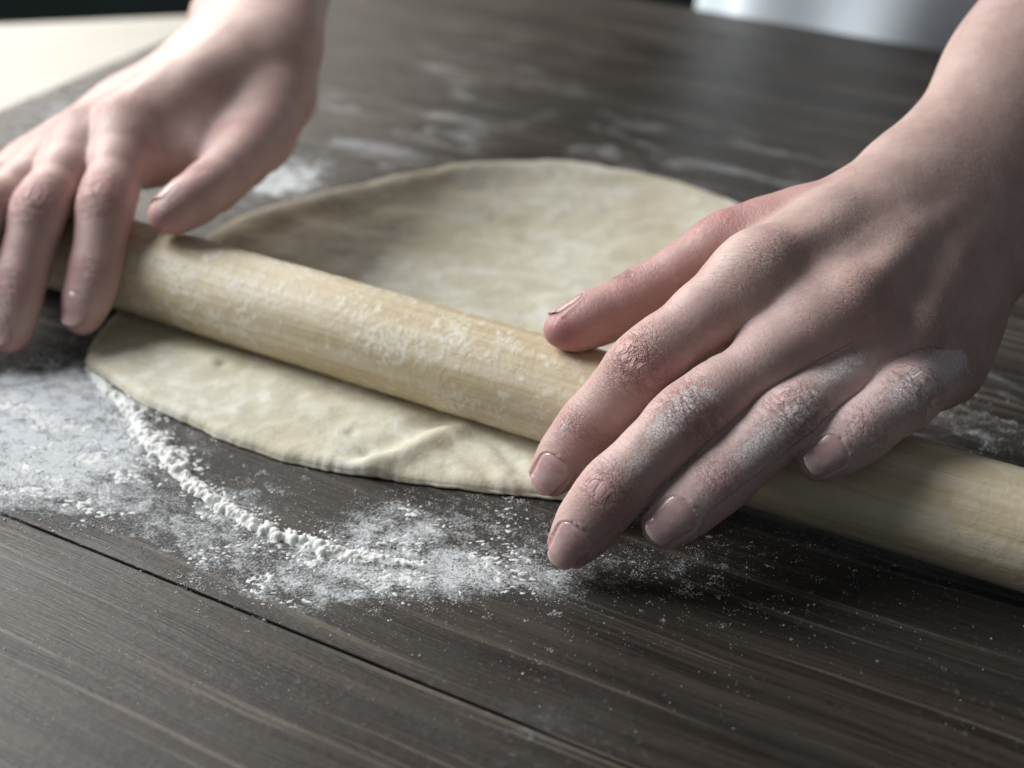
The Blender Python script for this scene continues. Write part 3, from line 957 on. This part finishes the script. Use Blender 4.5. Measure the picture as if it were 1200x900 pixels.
def make_hand(spec):
    F = spec['fingers']; K = [A3(*f[0]) for f in F]       # index .. pinky knuckles
    W_ = A3(*spec['wrist']); E_ = A3(*spec['elbow']); TH = [A3(*t) for t in spec['thumb']]
    across = unit(K[3] - K[0])
    fwd = unit(sum(K) / 4 - W_)
    nrm = np.cross(across, fwd); nrm = unit(nrm if nrm[2] > 0 else -nrm)
    arm = unit(E_ - W_)
    wac = unit(spec.get('wrist_across', across) - (spec.get('wrist_across', across) @ arm) * arm)
    wn = np.cross(wac, arm); wn = unit(wn if wn[2] > 0 else -wn)
    n32 = np.float32(nrm); wn32 = np.float32(wn)
    fs = []
    for f, r in zip(F, spec['radii']):
        J = [A3(*p) for p in f]
        # the back of the finger lies in the plane of its bend
        bend = unit(J[1] - J[0]) - unit(J[3] - J[2])
        hint = nrm * .5 + unit(bend) * .8 if np.linalg.norm(bend) > .25 else nrm
        hint = hint - (hint @ across) * across * .5 + spec.get('roll', 0) * across
        fs.append(Finger(J, r, unit(hint)))
    th = Finger(TH, spec['thumb_r'], unit(A3(*spec['thumb_n'])), True)
    P = []
    offs = (-.0165, -.006, .0055, .0155)
    rk = [f.r[0] for f in fs]
    for i in range(4):
        c = W_ + wac * offs[i] + fwd * .012
        k = K[i]
        P.append(Seg(k - nrm * .0012, (k + c) / 2 + nrm * .0005, rk[i] * .98, .0105))
        P.append(Seg((k + c) / 2 + nrm * .0005, c, .0105, .0125))
        pk = k - nrm * .007
        P.append(Seg(pk - fwd * .006, c - nrm * .006, .0095, .012))
    for i in range(3):      # flesh between the bones, webs
        a, b = K[i], K[i + 1]; m = (a + b) / 2
        c = W_ + wac * (offs[i] + offs[i + 1]) / 2 + fwd * .012
        P.append(Seg(m - nrm * .004, c - nrm * .002, .0092, .012))
        fa = unit(A3(*F[i][1]) - a); fb = unit(A3(*F[i + 1][1]) - b)
        wa, wb = a + fa * .016, b + fb * .014
        P.append(Seg(wa - nrm * .004, wb - nrm * .004, .0062, .0062))
    # thumb root, ball of the thumb, heel of the hand
    cmc = TH[0]
    base = W_ + wac * (-.018) + fwd * .006 - nrm * .004
    P.append(Seg(base, cmc, .0125, th.r[0] * 1.02))
    P.append(Seg(W_ - wac * .010 - nrm * .011 + fwd * .018, (cmc * .4 + TH[1] * .6) - nrm * .004, .0130, .0100))
    P.append(Seg((cmc + TH[1]) / 2, K[0] * .55 + W_ * .45 - nrm * .005, .0075, .0095))
    P.append(Seg(TH[1] * .75 + cmc * .25, K[0] * .75 + W_ * .25 - nrm * .007, .0045, .0075))
    P.append(Seg(K[3] - nrm * .005 - fwd * .010, W_ + wac * .013 - nrm * .008 + fwd * .012, .0100, .0130))
    # wrist and forearm
    L = np.linalg.norm(E_ - W_)
    wr = spec['wr']
    P.append(Seg(W_ + fwd * .020, W_, .0245, wr, wn32, .60, .64))
    P.append(Seg(W_, W_ + arm * .06, wr, wr * 1.06, wn32, .66, .78))
    P.append(Seg(W_ + arm * .06, W_ + arm * .14, wr * 1.06, wr * 1.34, wn32, .78, .90))
    P.append(Seg(W_ + arm * .14, E_, wr * 1.34, wr * 1.42, wn32, .90, 1.0))
    ul = W_ + wac * (wr - .0085) + arm * .016 + wn * (wr * .66 - .0080)
    P.append(Seg(ul, ul + arm * .012, .0085, .007))
    for a_, b_, r0, r1 in spec.get('web', ()): P.append(Seg(A3(*a_), A3(*b_), r0, r1))
    palm = Chain(P, .009)
    # tendons and knuckle caps, raised only a little
    ridge = []
    for i in range(4):
        c = W_ + wac * offs[i] * .55 + arm * .0
        k = K[i] + nrm * (rk[i] * .98 - .0030)
        mid = (K[i] + c) / 2 + nrm * .0082
        ridge.append(Seg(k, mid, .0033, .0022)); ridge.append(Seg(mid, c + wn * .013, .0022, .0016))
    rc = Chain(ridge, .004)
    palm2 = lambda Q: smin(palm(Q), rc(Q), .0065)
    hand = Hand(fs + [th], palm2)
    return hand, fs + [th], dict(nrm=nrm, across=across, fwd=fwd, W=W_, K=K, arm=arm)


NAILS = []


def nail_frame(f, spec_n):
    a, n, b, L = f.fr[2]
    end = f.cum[3] + f.r[6]
    return a, n, b, L, end


def finish_hand(hand, fs, fr, V, Q, N, spec):
    n = len(V)
    allc = [f.coords(V) for f in fs]
    D = np.stack([c[2] for c in allc], 1)
    near = D.argmin(1)
    red = np.zeros(n); wr = np.zeros(n); flo = np.zeros(n); film = np.zeros(n); disp = np.zeros(n); gate = np.ones(n)
    fc = np.stack([(V - fr['W']) @ fr['fwd'] * 1e3, (V - fr['W']) @ fr['across'] * 1e3, np.full(n, 60.0)], 1)
    for i, f in enumerate(fs):
        arc, ang, d = allc[i]
        own = (near == i) & (d < .0165)
        on = own * sstep(.0165, .0120, d)
        back = np.clip(np.cos(ang), 0, 1)
        c1, c2, L3 = f.cum[1], f.cum[2], f.cum[3]
        end = L3 + f.r[6]
        ks = .022 if i < 4 else .008
        k = own & (arc > ks)
        gate *= 1 - on * np.exp(-((arc - ks) / .0028) ** 2)
        fc[k] = np.stack([arc * 1e3, ang * d * 1e3, np.full(n, i * 7.3)], 1)[k]
        g = lambda x, s: np.exp(-(x / s) ** 2)
        red += on * (.50 * g(arc - c1, .0075) * back + .42 * g(arc - c2, .006) * back ** .5 + .62 * sstep(L3 - .006, end, arc))
        red += on * (.20 if i < 4 else spec.get('thred', .2)) * sstep(.0, .02, arc)
        k1, k2 = (.8, .42) if i < 4 else (.15, .9)
        wr += on * (k1 * g(arc - c1, .0065) * sstep(.15, .8, back) + k2 * g(arc - c2 + .001, .0045) * sstep(.2, .8, back))
        wr += on * .10
        # folds over the joints
        wob = .0007 * np.sin(ang * 3.1 + i * 2.0) + .0004 * np.sin(ang * 7 + i)
        ext = 1.0 if i < 4 else .35
        ww = fbm(ang * 2.2 + i * 5, arc * 900 + 5, 13 + i, 3) - .5
        for q_, (x0, dp, wd) in enumerate(((-.0058, .10, .0010), (-.0030, .20, .0008), (-.0004, .13, .0007), (.0024, .22, .0008), (.0052, .12, .0010))):
            lat = sstep(.25, .6, fbm(ang * 1.6 + q_ * 3.7 + i, ang * 0 + q_, 19 + i, 2) + .18) 
            disp -= on * ext * dp * 1e-3 * lat * g(arc - c1 - x0 - wob * (1 + i * .2) - ww * .0022, wd) * sstep(.25, .85, back)
        for q_, (x0, dp, wd) in enumerate(((-.0022, .10, .0008), (.0004, .15, .0008))):
            disp -= on * ext * dp * 1e-3 * g(arc - c2 - x0 - wob * .7 - ww * .0018, wd) * sstep(.3, .9, back)
        # skin gathered over the middle joint
        disp += on * ext * .45e-3 * g(arc - c1, .0055) * sstep(.4, .95, back)
        # palm-side creases
        disp -= on * .35e-3 * (g(arc - c1, .0012) + g(arc - c2, .001)) * sstep(.4, .9, -np.cos(ang))
        # nail bed and nail folds
        nl, hw, gap = spec['nail'][i]
        v0 = end - nl - gap
        v = (arc - v0) / nl
        rr = d * np.abs(ang)
        wv = hw * np.sqrt(np.clip(1 - (np.clip(.34 - v, 0, .34) / .34) ** 2, 0, 1))
        # signed distance-like measure to the nail outline
        ins = np.minimum((wv - rr) / .001, (v - 0) * nl / .001)
        nearn = own & (v > -.4) & (back > -.2)
        disp += np.where(nearn, -.34e-3 * sstep(-.15, .35, ins) * sstep(1.3, .9, v) + .30e-3 * g(ins + .55, .55) * (v < .86), 0)
        # flour
        for (fi, a0, a1, th0, wth, amt) in spec.get('flour', ()):
            if fi == i:
                rag = (fbm(arc * 420 + fi * 9, ang * 3.2 + 7, 37, 3) - .5) * .010
                m_ = sstep(a0 - .006, a0 + .004, arc + rag) * (1 - sstep(a1 - .004, a1 + .006, arc + rag)) * np.exp(-((ang - th0) / (wth * (.8 + rag * 40))) ** 2)
                flo = np.maximum(flo, on * amt * m_)
        film += on * spec.get('film', [0] * 5)[i] * sstep(.004, .03, arc)
    for i in range(4):
        kd = np.exp(-(((V - fr['K'][i] - fr['nrm'] * .009) ** 2).sum(1)) / .0085 ** 2)
        red += .40 * kd * spec.get('kred', (1, 1, 1, 1))[i]; wr = np.maximum(wr, .55 * kd)
    for (p, r_, amt) in spec.get('flour_at', ()):
        flo = np.maximum(flo, amt * np.exp(-(((V - A3(*p)) ** 2).sum(1)) / r_ ** 2))
    for (p, r_, amt) in spec.get('red_at', ()):
        red += amt * np.exp(-(((V - A3(*p)) ** 2).sum(1)) / r_ ** 2)
    # nails are cut from the surface before the bed is pressed in
    for i, f in enumerate(fs):
        NAILS.append((hand, f, spec['nail'][i], spec.get('curl', 0.0)))
    return V + disp[:, None] * N, Q, dict(red=np.clip(red, 0, 1), wr=np.clip((wr + .08) * gate, 0, 1), flour=flo, film=np.clip(film, 0, 1), fc=fc)


def build_nail(hand, f, dim, parent):
    nl, hw, gap = dim
    a, n, b, L = f.fr[2]
    L3 = f.cum[3]; end = L3 + f.r[6]
    v0 = end - nl - gap
    nu, nw = 34, 25
    v = np.linspace(-.02, 1.0, nu); q = np.linspace(-1, 1, nw)
    rr0 = f.r[5]
    cx = v0 + v * nl - f.cum[2]                    # along the axis from the end joint
    axx = np.minimum(cx, L + f.r[6] * .15)
    C = f.J[2] + axx[:, None] * a
    wv = hw * np.sqrt(np.clip(1 - (np.clip(.34 - v, 0, .34) / .35) ** 2, .02, 1)) * (1 - .10 * sstep(.82, 1.0, v))
    ang = (wv / rr0)[:, None] * q[None]
    Dv = np.cos(ang)[..., None] * n + np.sin(ang)[..., None] * b
    O = C[:, None] + Dv * .016
    t = np.zeros(nu * nw); dirs = -Dv.reshape(-1, 3); O = O.reshape(-1, 3)
    for _ in range(26):
        t = t + np.clip(peval(f, (O + t[:, None] * dirs).astype(np.float32)), -.004, .02) * .9
    rho = (.016 - t).reshape(nu, nw)
    k = int(nu * .62)
    sl = (rho[k] - rho[k - 8]) / 8
    for i in range(k + 1, nu):
        lin = rho[k] + sl * (i - k) - .0000075 * (i - k) ** 2 * 1.0
        rho[i] = np.clip(lin, rho[i], rho[i] + .0005 * (i - k) / (nu - k))
    offs = -.00030 + .00042 * sstep(-.02, .16, v)[:, None] * sstep(1.0, .82, np.abs(q))[None] + .00014 * sstep(.6, 1, v)[:, None]
    offs = offs - .00022 * (1 - sstep(1.0, .75, np.abs(q)))[None]
    rho = rho + offs
    Cx = f.J[2] + cx[:, None] * a
    T = Cx[:, None] + Dv * rho[..., None]
    # round the free corner of the plate
    corner = sstep(.80, 1.0, v)[:, None] * (np.abs(q)[None] ** 3)
    T = T - corner[..., None] * a * .0026
    B = T - Dv * .00035
    V = np.vstack([T.reshape(-1, 3), B.reshape(-1, 3)])
    i = np.arange(nu - 1)[:, None] * nw + np.arange(nw - 1)[None]
    Qt = np.stack([i, i + 1, i + nw + 1, i + nw], -1).reshape(-1, 4); m = nu * nw
    Qb = Qt[:, ::-1] + m
    br = np.concatenate([np.arange(nw), np.arange(1, nu) * nw + nw - 1, (nu - 1) * nw + np.arange(nw - 2, -1, -1), np.arange(nu - 2, 0, -1) * nw])
    b2 = np.roll(br, -1)
    Qs = np.stack([br, br + m, b2 + m, b2], -1)
    o = mesh_np('fingernail', V, np.vstack([Qt, Qb, Qs]), MN, parent)
    vv = np.stack([np.repeat(v, nw), np.tile(q, nu), np.zeros(m)], 1)
    fattr(o, 'nv', np.vstack([vv, vv]), 'FLOAT_VECTOR')
    bm = bmesh.new(); bm.from_mesh(o.data); bmesh.ops.recalc_face_normals(bm, faces=bm.faces[:]); bm.to_mesh(o.data); bm.free()
    return o


NEAR = dict(
    fingers=[[(.0715, .3960, .0672), (.0378, .3798, .0448), (.0221, .3775, .0245), (.0113, .3745, .0102)],
             [(.0945, .3845, .0612), (0.0489, 0.3600, 0.0402), (.0267, .3460, .0241), (.0164, .3434, .0080)],
             [(0.1127, 0.3851, 0.0490), (0.0766, 0.3564, 0.0422), (0.0563, 0.3463, 0.0275), (0.0415, 0.3398, 0.0172)],
             [(.1304, .3964, .0350), (0.1095, 0.3627, 0.0455), (0.0946, 0.3519, 0.0398), (0.0833, 0.3479, 0.0335)]],
    radii=[[.0108, .0096, .0099, .0086, .0085, .0074, .0061], [.0107, .0093, .0096, .0084, .0085, .0077, .0064],
           [.0100, .0085, .0089, .0080, .0079, .0072, .0060], [.0092, .0082, .0085, .0074, .0073, .0062, .0050]],
    thumb=[(.1140, .4360, .0690), (.0669, .4279, .0615), (.0376, .4191, .0446), (.0162, .4108, .0402)],
    thumb_r=[.0125, .0098, .0100, .0086, .0092, .0084, .0068], thumb_n=(-.25, .55, .75),
    wrist=(.1405, .4460, .0625), elbow=(.2830, .6250, .1660), wr=.0285,
    nail=[(.0130, .0064, .0014), (.0142, .0069, .0014), (.0140, .0067, .0014), (.0117, .0055, .0013), (.0125, .0068, .0036)],
    flour=[(1, .049, .070, .15, .60, 1.0), (1, .070, .080, -.1, .5, .7), (2, .043, .068, 0.0, .65, 1.0), (2, .022, .038, .4, .6, .8), (3, .010, .052, .1, .9, 1.0), (0, .069, .074, .6, .35, .8), (4, .096, .104, .9, .8, .6)],
    film=[.08, .30, .85, 1.0, 0.1], kred=(.7, 1.2, .5, .2),
    thred=.65, flour_at=[((.134, .3865, .036), .012, .34)],
)
FAR = dict(
    fingers=[[(-0.1421, 0.5345, 0.0550), (-0.1429, 0.4948, 0.0435), (-0.1458, 0.4767, 0.0235), (-0.1497, 0.4678, 0.0125)],
             [(-0.1587, 0.5376, 0.0500), (-0.1659, 0.4913, 0.0425), (-0.1713, 0.4710, 0.0215), (-0.1740, 0.4622, 0.0085)],
             [(-0.1707, 0.5356, 0.0430), (-0.1849, 0.4895, 0.0420), (-0.1926, 0.4691, 0.0225), (-0.1967, 0.4640, 0.0085)],
             [(-0.1835, 0.5455, 0.0360), (-0.2010, 0.5017, 0.0397), (-0.2081, 0.4877, 0.0273), (-0.2109, 0.4804, 0.0162)]],
    radii=[[.0104, .0092, .0094, .0082, .0083, .0074, .0060], [.0104, .0092, .0094, .0083, .0084, .0076, .0062],
           [.0098, .0086, .0088, .0078, .0078, .0070, .0058], [.0088, .0076, .0079, .0068, .0069, .0060, .0048]],
    thumb=[(-0.0927, 0.5776, 0.0520), (-0.0990, 0.5361, 0.0455), (-0.1097, 0.4983, 0.0455), (-0.1197, 0.4863, 0.0435)],
    thumb_r=[.0140, .0120, .0116, .0096, .0092, .0083, .0068], thumb_n=(-.25, .55, .75),
    wrist=(-.1050, .6030, .0630), elbow=(-.0660, .8180, .1800), wr=.0265,
    nail=[(.0118, .0058, .0016), (.0128, .0064, .0016), (.0122, .0060, .0016), (.0105, .0050, .0014), (.0110, .0068, .0045)],
    flour=[(0, .066, .10, -.3, .8, .35), (1, .072, .11, -.3, .8, .45)], film=[.15, .15, .15, .1, .15],
    flour_at=[((-0.1190, 0.4806, 0.0500), .0075, .45)], kred=(1.3, 1.2, 1, 1),
    web=[((-0.1392, 0.5404, 0.0475), (-0.1183, 0.5526, 0.0470), .0095, .0120), ((-0.1352, 0.5530, 0.0510), (-0.1158, 0.5683, 0.0520), .0100, .0120), ((-0.1346, 0.5284, 0.0440), (-0.1197, 0.5348, 0.0440), .0085, .0100)],
)

person = tag(empty('person', tuple(us(.2, .95, FLOOR))), 'person in a white apron rolling dough with both bare hands on the pin', 'person')
pl = np.array(person.location)


def build_person():
    parts = []
    for spec, vx, lo, hi in ((NEAR, .00065, (-.005, .322, -.004), (.295, .66, .205)), (FAR, .0010, (-.225, .440, -.004), (-.035, .85, .215))):
        hand, fs, fr = make_hand(spec)
        V, Q, N = surface(hand, lo, hi, vx)
        parts.append(finish_hand(hand, fs, fr, V, Q, N, spec) + (fs,))
    # upper arms and trunk, under the clothes
    C0 = us(.2, .96)
    def pt(u, s, z): return us(u, s, z)
    eN, eF = A3(*NEAR['elbow']), A3(*FAR['elbow'])
    shN, shF = pt(.03, .95, .44), pt(.37, .95, .44)
    tn = np.float32(PE)
    trunk = Chain([Seg(pt(.2, .96, -.30), pt(.2, .96, .02), .165, .150, tn, .62), Seg(pt(.2, .96, .02), pt(.2, .955, .38), .150, .165, tn, .62, .6),
                   Seg(shN, shF, .06, .06), Seg(pt(.2, .95, .44), pt(.2, .93, .56), .06, .055),
                   Seg(eN, shN, .040, .052), Seg(eF, shF, .040, .052)], .03)
    V, Q, N = surface(trunk, (-.22, .56, -.42), (.62, 1.25, .62), .008)
    z = np.zeros(len(V))
    parts.append((V, Q, dict(red=z, wr=z, flour=z, film=z, fc=np.stack([V[:, 0] * 1e3, V[:, 1] * 1e3, z + 70], 1))))
    off = 0; VV = []; QQ = []
    for p in parts:
        VV.append(p[0]); QQ.append(p[1] + off); off += len(p[0])
    body = mesh_np('body', np.vstack(VV) - pl, np.vstack(QQ), MS, person)
    for k in ('red', 'wr', 'flour', 'film'): fattr(body, k, np.concatenate([p[2][k] for p in parts]))
    fattr(body, 'fc', np.vstack([p[2]['fc'] for p in parts]), 'FLOAT_VECTOR')
    for hand, f, dim, _ in NAILS:
        o = build_nail(hand, f, dim, body)
        o.location = -pl
    # clothes: shirt with short sleeves, apron
    shirt = Chain([Seg(pt(.2, .96, -.28), pt(.2, .96, .02), .172, .158, tn, .64), Seg(pt(.2, .96, .02), pt(.2, .955, .38), .158, .172, tn, .64, .62),
                   Seg(shN, shF, .068, .068), Seg(shN * .45 + eN * .55, shN, .058, .066), Seg(shF * .45 + eF * .55, shF, .058, .066)], .03)
    V, Q, N = surface(shirt, (-.22, .56, -.48), (.62, 1.25, .62), .008)
    V = V + N * ((fbm(V[:, 0] / .05, V[:, 2] / .09, 3, 3) - .5) * .012)[:, None]
    mesh_np('shirt', V - pl, Q, MSH, person)
    # apron
    nu, nz = 90, 80
    ph = np.linspace(-1.75, 1.75, nu); zz = np.linspace(-.55, .34, nz)
    PH, ZZ = np.meshgrid(ph, zz, indexing='ij')
    wid = .185 + .05 * sstep(.0, -.5, ZZ); wd2 = np.where(ZZ > .10, 1 - .45 * sstep(.10, .32, ZZ), 1)
    fold = .008 * np.sin(PH * 11 + 2 * np.sin(ZZ * 6)) * sstep(.25, -.05, ZZ) + .003 * (fbm(PH * 3 + 9, ZZ * 14 + 9, 4, 3) - .5)
    A = PH * wd2
    uu = .2 + (wid + fold) * np.sin(A); ss = .96 - (wid * .66 + fold) * np.cos(A) - .004
    V = uu[..., None] * PD + ss[..., None] * PE + ZZ[..., None] * A3(0, 0, 1)
    i = np.arange(nu - 1)[:, None] * nz + np.arange(nz - 1)[None]
    o = mesh_np('apron', V.reshape(-1, 3) - pl, np.stack([i, i + nz, i + nz + 1, i + 1], -1).reshape(-1, 4), MC, person)
    sd = o.modifiers.new('thickness', 'SOLIDIFY'); sd.thickness = .002; sd.offset = 0


build_person()
POOL.shutdown()
